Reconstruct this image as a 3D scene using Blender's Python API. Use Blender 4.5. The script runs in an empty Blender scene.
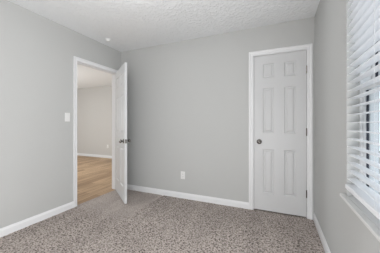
import bpy, bmesh, math, random
from mathutils import Vector, Matrix, noise

random.seed(7)
S = bpy.context.scene
COL = S.collection

# ------------------------------------------------------------------ camera
F_PX = 202.0
cam_d = bpy.data.cameras.new('camera')
cam = bpy.data.objects.new('camera', cam_d)
COL.objects.link(cam)
S.camera = cam
cam_d.sensor_width = 36.0
cam_d.lens = F_PX / 380.0 * 36.0
cam_d.shift_y = -2.5 / 380.0
cam_d.clip_start = 0.02
cam.location = (0.0, 0.0, 1.148)
cam.rotation_euler = (math.radians(90), 0, math.atan(0.438))

# ------------------------------------------------------------------ world, lights, exposure
S.view_settings.view_transform = 'Standard'
S.view_settings.look = 'None'
S.view_settings.gamma = 1.0
S.view_settings.use_curve_mapping = False
S.view_settings.exposure = 0.0

world = bpy.data.worlds.new('daylight')
S.world = world
world.use_nodes = True
bg = world.node_tree.nodes['Background']
bg.inputs['Color'].default_value = (0.86, 0.93, 1.0, 1)
bg.inputs['Strength'].default_value = 1.45


def area(name, loc, rot, sx, sy, power, color):
    d = bpy.data.lights.new(name, 'AREA')
    d.shape = 'RECTANGLE'
    d.size, d.size_y = sx, sy
    d.energy = power
    d.color = color
    o = bpy.data.objects.new(name, d)
    o.location = loc
    o.rotation_euler = rot
    COL.objects.link(o)
    return o


# room: XL..XR across, YR..YB deep (the back wall is the one with the closet)
XL, XR, YR, YB, H = -2.594, 0.397, -2.0, 2.83, 2.44


def lamp(name, loc, power, radius, color):
    d = bpy.data.lights.new(name, 'POINT')
    d.energy, d.shadow_soft_size, d.color = power, radius, color
    o = bpy.data.objects.new(name, d)
    o.location = loc
    COL.objects.link(o)


# added fill lights: two behind the viewer, one against the right wall
lamp('low_fill_light', (-0.30, -0.40, 0.60), 70, 0.35, (0.985, 0.99, 1.0))  # added point fill, no lamp stands here
area('rear_fill_light', (-0.8, YR + 0.04, 0.60), (math.radians(90), 0, 0), 2.2, 1.0, 15, (0.985, 0.99, 1.0))  # added fill panel, the rear wall has no glass door
area('side_fill_light', (XR - 0.02, 0.25, 1.25), (0, math.radians(90), 0), 1.3, 1.2, 21, (0.985, 0.99, 1.0))  # added inside the room, stands in for daylight through the blind
# ceiling fixture in the middle of the room
lamp('ceiling_fixture_light', (-1.1, 1.25, 2.28), 7, 0.12, (0.985, 0.99, 1.0))
# room beyond the door: two fill lights added out of view to brighten it
area('far_room_light', (XL - 0.16, 4.0, 1.35), (0, math.radians(-90), 0), 1.9, 1.6, 20, (0.95, 0.98, 1.0))
lamp('far_fill_light', (-5.8, 2.3, 1.3), 118, 0.25, (0.925, 0.97, 1.0))

# ------------------------------------------------------------------ materials


def mat(name, color, rough=0.5, spec=0.5, metal=0.0):
    m = bpy.data.materials.new(name)
    m.use_nodes = True
    b = m.node_tree.nodes['Principled BSDF']
    b.inputs['Base Color'].default_value = (*color, 1)
    b.inputs['Roughness'].default_value = rough
    b.inputs['Specular IOR Level'].default_value = spec
    b.inputs['Metallic'].default_value = metal
    return m


def nd(m, t, **kw):
    n = m.node_tree.nodes.new(t)
    for k, v in kw.items():
        if k in n.inputs:
            n.inputs[k].default_value = v
        else:
            setattr(n, k, v)
    return n


def ln(m, a, ao, b, bi):
    m.node_tree.links.new(a.outputs[ao], b.inputs[bi])


def bump(m, scale, strength, dist, detail=2.0, ramp=None, rough=0.5):
    b = m.node_tree.nodes['Principled BSDF']
    tc = nd(m, 'ShaderNodeTexCoord')
    n = nd(m, 'ShaderNodeTexNoise', Scale=scale, Detail=detail, Roughness=rough)
    ln(m, tc, 'Object', n, 'Vector')
    bp = nd(m, 'ShaderNodeBump', Strength=strength, Distance=dist)
    if ramp:
        r = nd(m, 'ShaderNodeValToRGB')
        r.color_ramp.elements[0].position = ramp[0]
        r.color_ramp.elements[1].position = ramp[1]
        ln(m, n, 'Fac', r, 'Fac')
        ln(m, r, 'Color', bp, 'Height')
    else:
        ln(m, n, 'Fac', bp, 'Height')
    ln(m, bp, 'Normal', b, 'Normal')
    return m


M = {}
M['wall'] = bump(mat('grey_wall_paint', (0.543, 0.547, 0.538), 0.75, 0.25), 160, 0.10, 0.002)
M['far_wall'] = bump(mat('warm_wall_paint', (0.60, 0.588, 0.567), 0.75, 0.25), 160, 0.10, 0.002)
M['ceiling'] = bump(mat('knockdown_ceiling', (0.875, 0.89, 0.90), 0.9, 0.1), 28, 0.42, 0.012, 3.0, (0.47, 0.61))
M['trim'] = bump(mat('white_trim_paint', (0.83, 0.835, 0.845), 0.38, 0.4), 30, 0.03, 0.001)
M['door'] = bump(mat('white_door_paint', (0.65, 0.655, 0.66), 0.42, 0.4), 45, 0.05, 0.001)
M['plastic'] = bump(mat('white_plastic', (0.83, 0.83, 0.82), 0.35, 0.5), 200, 0.02, 0.0005)
M['slot'] = bump(mat('dark_slot', (0.05, 0.05, 0.05), 0.6, 0.3), 100, 0.02, 0.0005)
M['nickel'] = bump(mat('satin_nickel', (0.22, 0.205, 0.19), 0.18, 0.5, 1.0), 120, 0.03, 0.0005)
M['vinyl'] = bump(mat('white_vinyl_frame', (0.82, 0.83, 0.84), 0.4, 0.5), 60, 0.02, 0.0005)
M['spacer'] = bump(mat('dark_gasket', (0.05, 0.055, 0.075), 0.6, 0.3), 60, 0.02, 0.0005)
M['slat'] = bump(mat('white_faux_wood', (0.88, 0.89, 0.91), 0.42, 0.45), 40, 0.03, 0.0005)
M['cord'] = bump(mat('white_cord', (0.75, 0.75, 0.76), 0.8, 0.2), 300, 0.1, 0.0005)
M['sill'] = bump(mat('painted_sill', (0.72, 0.72, 0.71), 0.45, 0.4), 40, 0.03, 0.0005)
M['ground'] = bump(mat('grey_paving', (0.45, 0.45, 0.44), 0.9, 0.2), 8, 0.3, 0.01)

# carpet: twisted pile of several grey-brown yarns; broad bands where the pile leans another way,
# and a smoother trodden field by the door that ends along a straight line
m = mat('speckled_carpet', (0.25, 0.22, 0.2), 1.0, 0.05)
b = m.node_tree.nodes['Principled BSDF']
tc = nd(m, 'ShaderNodeTexCoord')
n1 = nd(m, 'ShaderNodeTexNoise', Scale=64.0, Detail=3.0, Roughness=0.65)
ln(m, tc, 'Object', n1, 'Vector')
r1 = nd(m, 'ShaderNodeValToRGB')
e = r1.color_ramp.elements
e[0].position, e[0].color = 0.37, (0.085, 0.07, 0.061, 1)
e[1].position, e[1].color = 0.64, (0.62, 0.553, 0.512, 1)
k = e.new(0.47)
k.color = (0.365, 0.318, 0.291, 1)
ln(m, n1, 'Fac', r1, 'Fac')
n2 = nd(m, 'ShaderNodeTexNoise', Scale=1.6, Detail=3.0, Roughness=0.55)
mp = nd(m, 'ShaderNodeMapping')
mp.inputs['Rotation'].default_value = (0, 0, 0.35)
mp.inputs['Scale'].default_value = (2.6, 0.8, 1)
ln(m, tc, 'Object', mp, 'Vector')
ln(m, mp, 'Vector', n2, 'Vector')
r2 = nd(m, 'ShaderNodeValToRGB')
e = r2.color_ramp.elements
e[0].position, e[0].color = 0.42, (0.94, 0.94, 0.94, 1)
e[1].position, e[1].color = 0.58, (1.06, 1.06, 1.06, 1)
ln(m, n2, 'Fac', r2, 'Fac')
sx = nd(m, 'ShaderNodeSeparateXYZ')
ln(m, tc, 'Object', sx, 0)
n3 = nd(m, 'ShaderNodeTexNoise', Scale=3.0, Detail=3.0)
ln(m, tc, 'Object', n3, 'Vector')
wob = nd(m, 'ShaderNodeMath', operation='MULTIPLY_ADD')
wob.inputs[1].default_value = 0.10
ln(m, n3, 'Fac', wob, 0)
ln(m, sx, 'X', wob, 2)
mrx = nd(m, 'ShaderNodeMapRange')
mrx.inputs['From Min'].default_value, mrx.inputs['From Max'].default_value = -1.655, -1.667
ln(m, wob, 'Value', mrx, 'Value')
mry = nd(m, 'ShaderNodeMapRange')
mry.inputs['From Min'].default_value, mry.inputs['From Max'].default_value = 1.75, 2.05
ln(m, sx, 'Y', mry, 'Value')
msk = nd(m, 'ShaderNodeMath', operation='MULTIPLY')
ln(m, mrx, 'Result', msk, 0)
ln(m, mry, 'Result', msk, 1)
hf = nd(m, 'ShaderNodeMath', operation='MULTIPLY')
hf.inputs[1].default_value = 0.60
ln(m, msk, 'Value', hf, 0)
sm = nd(m, 'ShaderNodeMix', data_type='RGBA', blend_type='MIX')
ln(m, hf, 'Value', sm, 0)
m.node_tree.links.new(r1.outputs['Color'], sm.inputs[6])
sm.inputs[7].default_value = (0.46, 0.408, 0.378, 1)
mx = nd(m, 'ShaderNodeMix', data_type='RGBA', blend_type='MULTIPLY')
mx.inputs[0].default_value = 1.0
m.node_tree.links.new(sm.outputs[2], mx.inputs[6])
m.node_tree.links.new(r2.outputs['Color'], mx.inputs[7])
m.node_tree.links.new(mx.outputs[2], b.inputs['Base Color'])
M['carpet'] = m

# wood planks running away from the viewer (along Y)
m = mat('light_oak_planks', (0.5, 0.36, 0.24), 0.45, 0.4)
b = m.node_tree.nodes['Principled BSDF']
tc = nd(m, 'ShaderNodeTexCoord')
mp = nd(m, 'ShaderNodeMapping')
mp.inputs['Rotation'].default_value = (0, 0, math.radians(90))
ln(m, tc, 'Object', mp, 'Vector')
bk = nd(m, 'ShaderNodeTexBrick', Scale=1.0)
bk.offset = 0.37
bk.inputs['Color1'].default_value = (0.57, 0.40, 0.25, 1)
bk.inputs['Color2'].default_value = (0.36, 0.235, 0.135, 1)
bk.inputs['Mortar'].default_value = (0.20, 0.135, 0.085, 1)
bk.inputs['Mortar Size'].default_value = 0.0025
bk.inputs['Brick Width'].default_value = 1.2
bk.inputs['Row Height'].default_value = 0.13
ln(m, mp, 'Vector', bk, 'Vector')
mg = nd(m, 'ShaderNodeMapping')
mg.inputs['Scale'].default_value = (22, 1.6, 1)
ln(m, tc, 'Object', mg, 'Vector')
ng = nd(m, 'ShaderNodeTexNoise', Scale=1.0, Detail=4.0, Roughness=0.6)
ln(m, mg, 'Vector', ng, 'Vector')
rg = nd(m, 'ShaderNodeValToRGB')
e = rg.color_ramp.elements
e[0].position, e[0].color = 0.35, (0.72, 0.68, 0.64, 1)
e[1].position, e[1].color = 0.65, (1.12, 1.1, 1.08, 1)
ln(m, ng, 'Fac', rg, 'Fac')
mx = nd(m, 'ShaderNodeMix', data_type='RGBA', blend_type='MULTIPLY')
mx.inputs[0].default_value = 1.0
m.node_tree.links.new(bk.outputs['Color'], mx.inputs[6])
m.node_tree.links.new(rg.outputs['Color'], mx.inputs[7])
m.node_tree.links.new(mx.outputs[2], b.inputs['Base Color'])
M['wood'] = m

# clear window glass
m = bpy.data.materials.new('window_glass')
m.use_nodes = True
nt = m.node_tree
nt.nodes.remove(nt.nodes['Principled BSDF'])
tr = nd(m, 'ShaderNodeBsdfTransparent')
tr.inputs['Color'].default_value = (0.95, 0.97, 0.98, 1)
gl = nd(m, 'ShaderNodeBsdfGlossy', Roughness=0.02)
fr = nd(m, 'ShaderNodeFresnel', IOR=1.45)
ms = nd(m, 'ShaderNodeMixShader')
ge = nd(m, 'ShaderNodeNewGeometry')
iv = nd(m, 'ShaderNodeMath', operation='SUBTRACT')
iv.inputs[0].default_value = 1.0
ln(m, ge, 'Backfacing', iv, 1)
mu = nd(m, 'ShaderNodeMath', operation='MULTIPLY')
ln(m, fr, 'Fac', mu, 0)
ln(m, iv, 'Value', mu, 1)
ln(m, mu, 'Value', ms, 0)
nt.links.new(tr.outputs[0], ms.inputs[1])
nt.links.new(gl.outputs[0], ms.inputs[2])
nt.links.new(ms.outputs[0], nt.nodes['Material Output'].inputs['Surface'])
M['glass'] = m

# ------------------------------------------------------------------ mesh helpers


def box(bm, x0, x1, y0, y1, z0, z1):
    v = [bm.verts.new(p) for p in
         ((x0, y0, z0), (x1, y0, z0), (x1, y1, z0), (x0, y1, z0), (x0, y0, z1), (x1, y0, z1), (x1, y1, z1), (x0, y1, z1))]
    for f in ((3, 2, 1, 0), (4, 5, 6, 7), (0, 1, 5, 4), (1, 2, 6, 5), (2, 3, 7, 6), (3, 0, 4, 7)):
        bm.faces.new([v[i] for i in f])


def lathe(bm, prof, mtx=None, seg=24):
    """prof: (radius, height) pairs along local Z"""
    rings = []
    for r, h in prof:
        if r < 1e-6:
            rings.append([bm.verts.new((0, 0, h))])
        else:
            rings.append([bm.verts.new((r * math.cos(2 * math.pi * i / seg), r * math.sin(2 * math.pi * i / seg), h)) for i in range(seg)])
    for a, c in zip(rings, rings[1:]):
        for i in range(seg):
            j = (i + 1) % seg
            if len(a) == 1 and len(c) == 1:
                continue
            if len(a) == 1:
                bm.faces.new((a[0], c[i], c[j]))
            elif len(c) == 1:
                bm.faces.new((a[i], a[j], c[0]))
            else:
                bm.faces.new((a[i], a[j], c[j], c[i]))
    if mtx:
        vs = [v for r in rings for v in r]
        bmesh.ops.transform(bm, matrix=mtx, verts=vs)


def obj(name, bm, material, parent=None, bevel=0.0, smooth=False, seg=2):
    bmesh.ops.recalc_face_normals(bm, faces=bm.faces[:])
    me = bpy.data.meshes.new(name)
    bm.to_mesh(me)
    bm.free()
    if smooth:
        for p in me.polygons:
            p.use_smooth = True
    me.materials.append(material)
    o = bpy.data.objects.new(name, me)
    COL.objects.link(o)
    if parent:
        o.parent = parent
    if bevel:
        md = o.modifiers.new('bevel', 'BEVEL')
        md.width = bevel
        md.segments = seg
        md.limit_method = 'ANGLE'
        md.angle_limit = math.radians(40)
    return o


def boxes(name, material, lst, parent=None, bevel=0.0):
    bm = bmesh.new()
    for a in lst:
        box(bm, *a)
    return obj(name, bm, material, parent, bevel)


def struct(o, label=None):
    o['kind'] = 'structure'
    if label:
        o['label'] = label
    return o


def thing(name, label, cat, loc, rotz=0.0, group=None):
    o = bpy.data.objects.new(name, None)
    o.empty_display_size = 0.1
    o.location = loc
    o.rotation_euler = (0, 0, rotz)
    o['label'] = label
    o['category'] = cat
    if group:
        o['group'] = group
    COL.objects.link(o)
    return o


# ------------------------------------------------------------------ floor, ceiling, walls
WT = 0.12  # partition thickness
# carpet: fine grid whose vertices rise and fall like pile
bm = bmesh.new()
nx, ny = 320, 400
fx0, fx1 = XL - 0.02, XR
vs = []
for j in range(ny + 1):
    y = YR + (YB - YR) * j / ny
    for i in range(nx + 1):
        x = fx0 + (fx1 - fx0) * i / nx
        z = noise.noise(Vector((x * 70, y * 70, 0))) * 0.0035 + noise.noise(Vector((x * 9, y * 9, 3))) * 0.0015 - 0.003
        # groove along the edge of the trodden field
        xl = -1.715 + 0.03 * noise.noise(Vector((0, y * 2.2, 7)))
        z -= 0.011 * math.exp(-((x - xl) / 0.016) ** 2) * max(0.0, min(1.0, (y - 1.8) / 0.25))
        vs.append(bm.verts.new((x, y, z)))
for j in range(ny):
    for i in range(nx):
        a = j * (nx + 1) + i
        bm.faces.new((vs[a], vs[a + 1], vs[a + nx + 2], vs[a + nx + 1]))
struct(obj('floor', bm, M['carpet'], smooth=True), 'grey-brown speckled carpet of the bedroom')
struct(boxes('floor_closet', M['carpet'], [(-0.33, 0.34, YB, YB + 0.11, -0.06, -0.004)]), 'carpet under the closet door')
struct(boxes('floor_far_room', M['wood'], [(-8.2, XL - 0.02, -1.6, 5.15, -0.06, -0.004)]), 'light oak plank floor beyond the open door')
struct(boxes('ceiling', M['ceiling'], [(XL - WT, XR + 0.16, YR - 0.12, YB + 0.12, H, H + 0.1)]), 'white knockdown-textured bedroom ceiling')
struct(boxes('ceiling_far_room', M['ceiling'], [(-8.2, XL - WT, -1.6, 5.25, H, H + 0.1)]), 'white textured ceiling of the room beyond the door')

# doorway (left wall) and closet (back wall) openings
DY0, DY1, DZ = 1.966, 2.738, 2.030
CX0, CX1, CZ = -0.304, 0.316, 2.055
JT = 0.018
struct(boxes('wall_left', M['wall'], [
    (XL - WT, XL, YR, DY0 - JT, -0.05, H), (XL - WT, XL, DY1 + JT, YB + 0.12, -0.05, H), (XL - WT, XL, DY0 - JT, DY1 + JT, DZ + JT, H)]),
    'light grey left wall with the doorway')
struct(boxes('wall_back', M['wall'], [
    (XL, CX0 - JT, YB, YB + 0.12, -0.05, H), (CX1 + JT, XR + 0.16, YB, YB + 0.12, -0.05, H),
    (CX0 - JT, CX1 + JT, YB, YB + 0.12, CZ + JT, H), (CX0 - JT, CX1 + JT, YB + 0.1, YB + 0.12, -0.05, CZ + JT)]),
    'light grey wall with the closet door')
WY0, WY1, WZ0, WZ1 = 0.60, 1.575, 0.675, 2.06
struct(boxes('wall_right', M['wall'], [
    (XR, XR + 0.16, YR, WY0, -0.05, H), (XR, XR + 0.16, WY1, YB, -0.05, H),
    (XR, XR + 0.16, WY0, WY1, -0.05, WZ0), (XR, XR + 0.16, WY0, WY1, WZ1, H)]), 'light grey right wall with the window')
struct(boxes('wall_rear', M['wall'], [(XL - WT, XR + 0.16, YR - 0.12, YR, -0.05, H)]), 'light grey wall behind the viewer')
struct(boxes('wall_far_room', M['far_wall'], [(-8.2, XL - WT, 5.15, 5.27, -0.06, H)]), 'warm grey wall seen through the doorway')
struct(boxes('wall_far_room_left', M['far_wall'], [(-8.32, -8.2, -1.6, 5.27, -0.06, H)]))
struct(boxes('wall_far_room_front', M['far_wall'], [(-8.32, XL - WT, -1.72, -1.6, -0.06, H)]))
struct(boxes('wall_far_room_right', M['far_wall'], [(XL - WT, XL, -1.72, YR - 0.12, -0.06, H), (XL - WT, XL, YB + 0.12, 5.27, -0.06, H)]))


def baseboard(name, p0, p1, nrm, label):
    """p0->p1 along the wall foot, nrm into the room"""
    prof = [(0, -0.02), (0.014, -0.02), (0.014, 0.058), (0.011, 0.067), (0.0075, 0.074), (0.006, 0.083), (0, 0.083)]
    bm = bmesh.new()
    rings = []
    for p in (p0, p1):
        rings.append([bm.verts.new((p[0] + nrm[0] * d, p[1] + nrm[1] * d, z)) for d, z in prof])
    n = len(prof)
    for i in range(n):
        j = (i + 1) % n
        bm.faces.new((rings[0][i], rings[0][j], rings[1][j], rings[1][i]))
    bm.faces.new(rings[0])
    bm.faces.new(rings[1][::-1])
    return struct(obj(name, bm, M['trim']), label)


CW = 0.052
baseboard('baseboard_left', (XL, YR), (XL, DY0 - 0.005 - CW), (1, 0), 'white baseboard along the left wall')
baseboard('baseboard_left.001', (XL, DY1 + 0.005 + CW), (XL, YB), (1, 0), 'short white baseboard between doorway and corner')
baseboard('baseboard_back', (XL, YB), (CX0 - 0.007 - 0.057, YB), (0, -1), 'white baseboard left of the closet door')
baseboard('baseboard_right', (XR, YR), (XR, YB), (-1, 0), 'white baseboard under the window')
baseboard('baseboard_far_room', (-8.2, 5.15), (XL - WT, 5.15), (0, -1), 'white baseboard in the room beyond the door')


def casing(name, a0, a1, zt, w, place, label):
    """mitred casing around three sides; place(a, z, d) -> point, d out of the wall"""
    prof = [(0, 0), (0, 0.009), (0.004, 0.0115), (w * 0.30, 0.0125), (w * 0.42, 0.0095), (w * 0.55, 0.011), (w * 0.72, 0.016), (w * 0.95, 0.017), (w, 0.0145), (w, 0)]
    bm = bmesh.new()
    loops = []
    for c, d in prof:
        pts = [(a0 - c, -0.01), (a0 - c, zt + c), (a1 + c, zt + c), (a1 + c, -0.01)]
        loops.append([bm.verts.new(place(a, z, d)) for a, z in pts])
    n = len(prof)
    for i in range(n):
        j = (i + 1) % n
        for s in range(3):
            bm.faces.new((loops[i][s], loops[i][s + 1], loops[j][s + 1], loops[j][s]))
    bm.faces.new([l[0] for l in loops])
    bm.faces.new([l[3] for l in loops])
    return struct(obj(name, bm, M['trim']), label)


# doorway casing, jamb and stop
t = casing('trim_1', DY0 - 0.005, DY1 + 0.005, DZ + 0.005, CW, lambda a, z, d: (XL + d, a, z), 'white casing around the open doorway')
casing('trim_2', DY0 - 0.005, DY1 + 0.005, DZ + 0.005, CW, lambda a, z, d: (XL - WT - d, a, z), 'white casing on the far side of the doorway')
xo, xi = XL - WT, XL
j = boxes('jamb', M['trim'], [(xo, xi, DY0 - JT, DY0, -0.02, DZ), (xo, xi, DY1, DY1 + JT, -0.02, DZ), (xo, xi, DY0 - JT, DY1 + JT, DZ, DZ + JT)], t)
boxes('door_stop', M['trim'], [(xo + 0.03, xi - 0.04, DY0, DY0 + 0.011, -0.01, DZ), (xo + 0.03, xi - 0.04, DY1 - 0.011, DY1, -0.01, DZ), (xo + 0.03, xi - 0.04, DY0, DY1, DZ - 0.011, DZ)], t)
# closet casing, jamb and stop
t2 = casing('trim_3', CX0 - 0.007, CX1 + 0.003, CZ + 0.006, 0.057, lambda a, z, d: (a, YB - d, z), 'white casing around the closet door')
boxes('jamb', M['trim'], [(CX0 - JT, CX0, YB, YB + 0.1, -0.02, CZ), (CX1, CX1 + JT, YB, YB + 0.1, -0.02, CZ), (CX0 - JT, CX1 + JT, YB, YB + 0.1, CZ, CZ + JT)], t2)
boxes('door_stop', M['trim'], [(CX0, CX0 + 0.011, YB + 0.04, YB + 0.075, -0.01, CZ), (CX1 - 0.011, CX1, YB + 0.04, YB + 0.075, -0.01, CZ), (CX0, CX1, YB + 0.04, YB + 0.075, CZ - 0.011, CZ)], t2)

# ------------------------------------------------------------------ six-panel doors


def panel_face(bm, x0, x1, z0, z1, panels_x, panels_z, y, sgn):
    xs = sorted({x0, x1, *[c for p in panels_x for c in p]})
    zs = sorted({z0, z1, *[c for p in panels_z for c in p]})
    cache = {}

    def vt(x, z):
        if (x, z) not in cache:
            cache[(x, z)] = bm.verts.new((x, y, z))
        return cache[(x, z)]
    for a, c in zip(xs, xs[1:]):
        for d, e_ in zip(zs, zs[1:]):
            corners = [vt(a, d), vt(c, d), vt(c, e_), vt(a, e_)]
            if (a, c) in panels_x and (d, e_) in panels_z:
                loop = corners
                for ins, dep in ((0.002, 0.005), (0.008, 0.0105), (0.012, 0.0115), (0.018, 0.0115), (0.034, 0.003), (0.037, 0.002)):
                    nl = [bm.verts.new((px, y - sgn * dep, pz)) for px, pz in
                          ((a + ins, d + ins), (c - ins, d + ins), (c - ins, e_ - ins), (a + ins, e_ - ins))]
                    for q in range(4):
                        r = (q + 1) % 4
                        bm.faces.new((loop[q], loop[r], nl[r], nl[q]))
                    loop = nl
                bm.faces.new(loop)
            else:
                bm.faces.new(corners)
    return [vt(x, z0) for x in xs], [vt(x, z1) for x in xs], [vt(x0, z) for z in zs], [vt(x1, z) for z in zs]


def six_panel(name, w, z0, z1, thick, px, pz):
    """leaf from x=0 (hinge side) to x=w; y from -thick to 0"""
    bm = bmesh.new()
    A = panel_face(bm, 0, w, z0, z1, px, pz, 0.0, 1)
    B = panel_face(bm, 0, w, z0, z1, px, pz, -thick, -1)
    for ra, rb in zip(A, B):
        for i in range(len(ra) - 1):
            bm.faces.new((ra[i], ra[i + 1], rb[i + 1], rb[i]))
    return obj(name, bm, M['door'], bevel=0.0015, seg=1)


def knob(parent, x, y, z, sgn, label):
    """round knob sticking out along local y * sgn"""
    mt = Matrix.Translation((x, y, z)) @ Matrix.Rotation(-sgn * math.pi / 2, 4, 'X')
    bm = bmesh.new()
    prof = [(0.0, 0.0), (0.012, 0.0), (0.011, 0.012), (0.0105, 0.022), (0.014, 0.026)]
    for i in range(11):
        a = math.radians(-50 + 140 * i / 10)
        prof.append((0.027 * math.cos(a) if i < 10 else 0.0, 0.045 + 0.020 * math.sin(a)))
    lathe(bm, prof, mt, 28)
    k_ = obj('knob', bm, M['nickel'], parent, smooth=True)
    k_['label'] = label
    bm = bmesh.new()
    lathe(bm, [(0, 0), (0.033, 0), (0.033, 0.003), (0.030, 0.007), (0.020, 0.0095), (0.0, 0.0095)], mt, 28)
    obj('rosette', bm, M['nickel'], k_, smooth=True)
    return k_


def hinge(parent, x, y, z):
    bm = bmesh.new()
    mt = Matrix.Translation((x, y, z - 0.045))
    prof = [(0, -0.004), (0.003, -0.004), (0.0045, 0.0), (0.0063, 0.0)]
    for q in range(5):
        prof += [(0.0063, 0.018 * q + 0.0008), (0.0063, 0.018 * q + 0.0168), (0.0056, 0.018 * q + 0.0172), (0.0056, 0.018 * q + 0.0178)]
    prof += [(0.0045, 0.09), (0.003, 0.094), (0, 0.094)]
    lathe(bm, prof, mt, 14)
    h = obj('hinge', bm, M['nickel'], parent, smooth=False)
    h['label'] = 'satin nickel hinge knuckle'
    return h


def leaf_panels(w):
    st = 0.113
    pw = (w - 2 * st - 0.122) / 2
    return [(st, st + pw), (w - st - pw, w - st)]


# entry door, swung into the room
LW = 0.762
d1 = six_panel('door_1', LW, 0.012, 2.026, 0.035, leaf_panels(LW), [(0.225, 0.795), (1.015, 1.585), (1.735, 1.915)])
struct(d1, 'white six-panel door standing open into the room')
d1.location = (XL, DY1 - 0.001, 0)
d1.rotation_euler = (0, 0, math.radians(-36.5))
knob(d1, LW - 0.067, 0.0, 0.900, 1, 'satin nickel knob')
knob(d1, LW - 0.067, -0.035, 0.900, -1, 'satin nickel knob')
lp = boxes('latch_plate', M['nickel'], [(LW - 0.0005, LW + 0.0012, -0.030, -0.005, 0.872, 0.929)], d1)
boxes('latch_bolt', M['nickel'], [(LW + 0.0012, LW + 0.009, -0.024, -0.011, 0.891, 0.909)], lp)
for z in (0.29, 1.04, 1.80):
    hinge(d1, -0.001, 0.006, z)

# closet door, shut: hinge on the right, knob on the left
CWD = 0.614
d2 = six_panel('door_2', CWD, 0.010, 2.051, 0.035, leaf_panels(CWD), [(0.235, 0.815), (1.030, 1.620), (1.755, 1.938)])
struct(d2, 'white six-panel closet door, shut')
d2.location = (CX1 - 0.003, YB + 0.002, 0)
d2.rotation_euler = (0, 0, math.pi)
knob(d2, CWD - 0.066, 0.0, 0.914, 1, 'satin nickel knob')
for z in (0.294, 1.05, 1.813):
    hinge(d2, -0.0015, 0.0075, z)

# ------------------------------------------------------------------ window
GX = XR + 0.075   # lower sash, room side
w1 = boxes('window_1', M['vinyl'], [
    (XR + 0.065, XR + 0.15, WY0, WY0 + 0.020, WZ0, WZ1), (XR + 0.065, XR + 0.15, WY1 - 0.020, WY1, WZ0, WZ1),
    (XR + 0.065, XR + 0.15, WY0 + 0.020, WY1 - 0.020, WZ0, WZ0 + 0.045), (XR + 0.065, XR + 0.15, WY0 + 0.020, WY1 - 0.020, WZ1 - 0.03, WZ1)])
struct(w1, 'white double-hung window behind the blind')


def sash(x0, z0, z1, name):
    y0, y1 = WY0 + 0.021, WY1 - 0.021
    s = 0.028
    x1 = x0 + 0.034
    o = boxes(name, M['vinyl'], [(x0, x1, y0, y0 + s, z0, z1), (x0, x1, y1 - s, y1, z0, z1), (x0, x1, y0 + s, y1 - s, z0, z0 + 0.04), (x0, x1, y0 + s, y1 - s, z1 - 0.036, z1)], w1)
    g = s + 0.009
    boxes('gasket', M['spacer'], [(x0 + 0.008, x0 + 0.018, y0 + s, y0 + g, z0 + 0.04, z1 - 0.036), (x0 + 0.008, x0 + 0.018, y1 - g, y1 - s, z0 + 0.04, z1 - 0.036)], o)['label'] = 'dark glazing strip'
    boxes('glazing_bead', M['vinyl'], [(x0 + 0.020, x0 + 0.031, y0 + g, y0 + g + 0.011, z0 + 0.04, z1 - 0.036), (x0 + 0.020, x0 + 0.031, y1 - g - 0.011, y1 - g, z0 + 0.04, z1 - 0.036)], o)
    boxes('pane', M['glass'], [(x0 + 0.012, x0 + 0.016, y0 + g, y1 - g, z0 + 0.04, z1 - 0.036)], o)
    return o


sash(GX, WZ0 + 0.046, 1.385, 'lower_sash')
sash(GX + 0.042, 1.350, WZ1 - 0.031, 'upper_sash')
ss = boxes('trim_4', M['sill'], [(XR - 0.030, XR, WY0 - 0.035, WY1 + 0.035, 0.677, 0.695), (XR, XR + 0.066, WY0, WY1, 0.6752, 0.695)], bevel=0.004)
struct(ss, 'white window sill board under the blind')

# ------------------------------------------------------------------ blind
bl = thing('window_blind', 'white wide-slat horizontal blind hanging in the window on the right wall', 'blind', (XR + 0.022, (WY0 + WY1) / 2, 0.745))
PITCH = 0.0497
SY0, SY1 = WY0 + 0.018, WY1 - 0.018
yc = (WY0 + WY1) / 2
half = (SY1 - SY0) / 2


def slat_mesh():
    bm = bmesh.new()
    n = 8
    top, bot = [], []
    for i in range(n + 1):
        x = -0.025 + 0.05 * i / n
        h = 0.0022 * (1 - (x / 0.025) ** 2)
        th = 0.0015 if 0 < i < n else 0.0008
        top.append((x, h + th))
        bot.append((x, h - th))
    prof = top + bot[::-1]
    r = [[bm.verts.new((x, y, z)) for x, z in prof] for y in (-half, half)]
    c = len(prof)
    for i in range(c):
        j = (i + 1) % c
        bm.faces.new((r[0][i], r[0][j], r[1][j], r[1][i]))
    bm.faces.new(r[0])
    bm.faces.new(r[1][::-1])
    return bm


first = obj('slat', slat_mesh(), M['slat'], bl)
first.location = (0, 0, PITCH + 0.013)
z_head = 2.000 - 0.745
k = 2
while PITCH * k + 0.013 < z_head - 0.02:
    c = first.copy()
    c.parent = bl
    c.location = (0, 0, PITCH * k + 0.013)
    COL.objects.link(c)
    k += 1
boxes('bottom_rail', M['slat'], [(-0.034, 0.022, -half - 0.004, half + 0.004, 0.0, 0.027)], bl, bevel=0.004)
boxes('headrail', M['slat'], [(-0.028, 0.028, -half, half, z_head, z_head + 0.055)], bl, bevel=0.002)
boxes('valance', M['slat'], [(-0.036, -0.029, -half - 0.004, half + 0.004, z_head - 0.012, z_head + 0.056)], bl, bevel=0.002)
for yy in (half - 0.40, -half + 0.30):
    lad = [(-0.0265, -0.0255, yy - 0.0008, yy + 0.0008, 0.018, z_head), (0.0255, 0.0265, yy - 0.0008, yy + 0.0008, 0.018, z_head),
           (-0.0009, 0.0009, yy + 0.012 - 0.0009, yy + 0.012 + 0.0009, 0.018, z_head)]
    boxes('ladder_cord', M['cord'], lad, bl)

# ------------------------------------------------------------------ switch, outlets, detector


def plate(parent, w, h):
    bm = bmesh.new()
    box(bm, -w / 2, w / 2, -0.0055, 0, -h / 2, h / 2)
    return obj('plate', bm, M['plastic'], parent, bevel=0.003)


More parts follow.
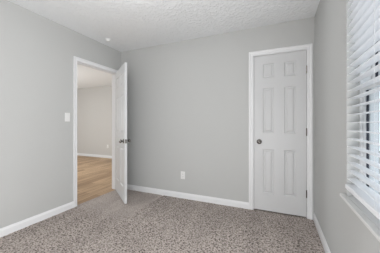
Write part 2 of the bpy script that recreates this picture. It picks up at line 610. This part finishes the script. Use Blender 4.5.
def screw(parent, x, z):
    bm = bmesh.new()
    lathe(bm, [(0, 0), (0.0033, 0), (0.0028, 0.0012), (0, 0.0015)], Matrix.Translation((x, -0.0055, z)) @ Matrix.Rotation(math.pi / 2, 4, 'X'), 12)
    return obj('screw', bm, M['plastic'], parent, smooth=True)


# local -y faces into the room
sw = thing('light_switch', 'white toggle light switch on the left wall beside the doorway', 'light switch', (XL, 1.821, 1.240), math.radians(90))
plate(sw, 0.072, 0.117)
boxes('toggle', M['plastic'], [(-0.005, 0.005, -0.016, -0.004, -0.004, 0.012)], sw, bevel=0.0015)
boxes('toggle_collar', M['plastic'], [(-0.008, 0.008, -0.0068, -0.004, -0.014, 0.014)], sw, bevel=0.001)
for z in (-0.03, 0.03):
    screw(sw, 0, z)


def outlet(label, loc, group=None):
    o = thing('wall_outlet', label, 'outlet', loc, 0.0, group)
    plate(o, 0.072, 0.117)
    for z in (-0.0195, 0.0195):
        bm = bmesh.new()
        pts = []
        for i in range(24):
            a = 2 * math.pi * i / 24
            pts.append((0.017 * math.cos(a), max(-0.0125, min(0.0125, 0.017 * math.sin(a)))))
        v0 = [bm.verts.new((x, -0.0045, z + zz)) for x, zz in pts]
        v1 = [bm.verts.new((x, -0.0078, z + zz)) for x, zz in pts]
        for i in range(24):
            q = (i + 1) % 24
            bm.faces.new((v0[i], v0[q], v1[q], v1[i]))
        bm.faces.new(v1)
        s_ = obj('socket', bm, M['plastic'], o)
        boxes('slot', M['slot'], [(-0.0075, -0.0055, -0.0082, -0.007, z - 0.002, z + 0.007), (0.0055, 0.0075, -0.0082, -0.007, z - 0.002, z + 0.007), (-0.002, 0.002, -0.0082, -0.007, z - 0.009, z - 0.005)], s_)['label'] = 'dark socket slots'
    screw(o, 0, 0)
    return o


outlet('white outlet low on the wall between the open door and the closet', (-1.36, YB, 0.352))
outlet('white outlet on the warm wall seen through the doorway', (-5.30, 5.15, 0.39))

sd = thing('smoke_detector', 'small white round detector on the ceiling above the open door', 'smoke detector', (-2.385, 2.325, H))
bm = bmesh.new()
lathe(bm, [(0, 0), (0.040, 0), (0.040, -0.010), (0.036, -0.014), (0, -0.014)], None, 32)
obj('base_plate', bm, M['plastic'], sd, smooth=False)
bm = bmesh.new()
lathe(bm, [(0.033, -0.013), (0.034, -0.022), (0.030, -0.031), (0.020, -0.035), (0, -0.036)], None, 32)
obj('cover', bm, M['plastic'], sd, smooth=True)

# ------------------------------------------------------------------ outdoors
struct(boxes('ground_outside', M['ground'], [(XR + 0.16, 5, -10, 14, -0.4, -0.3)]), 'grey paved ground outside the window')
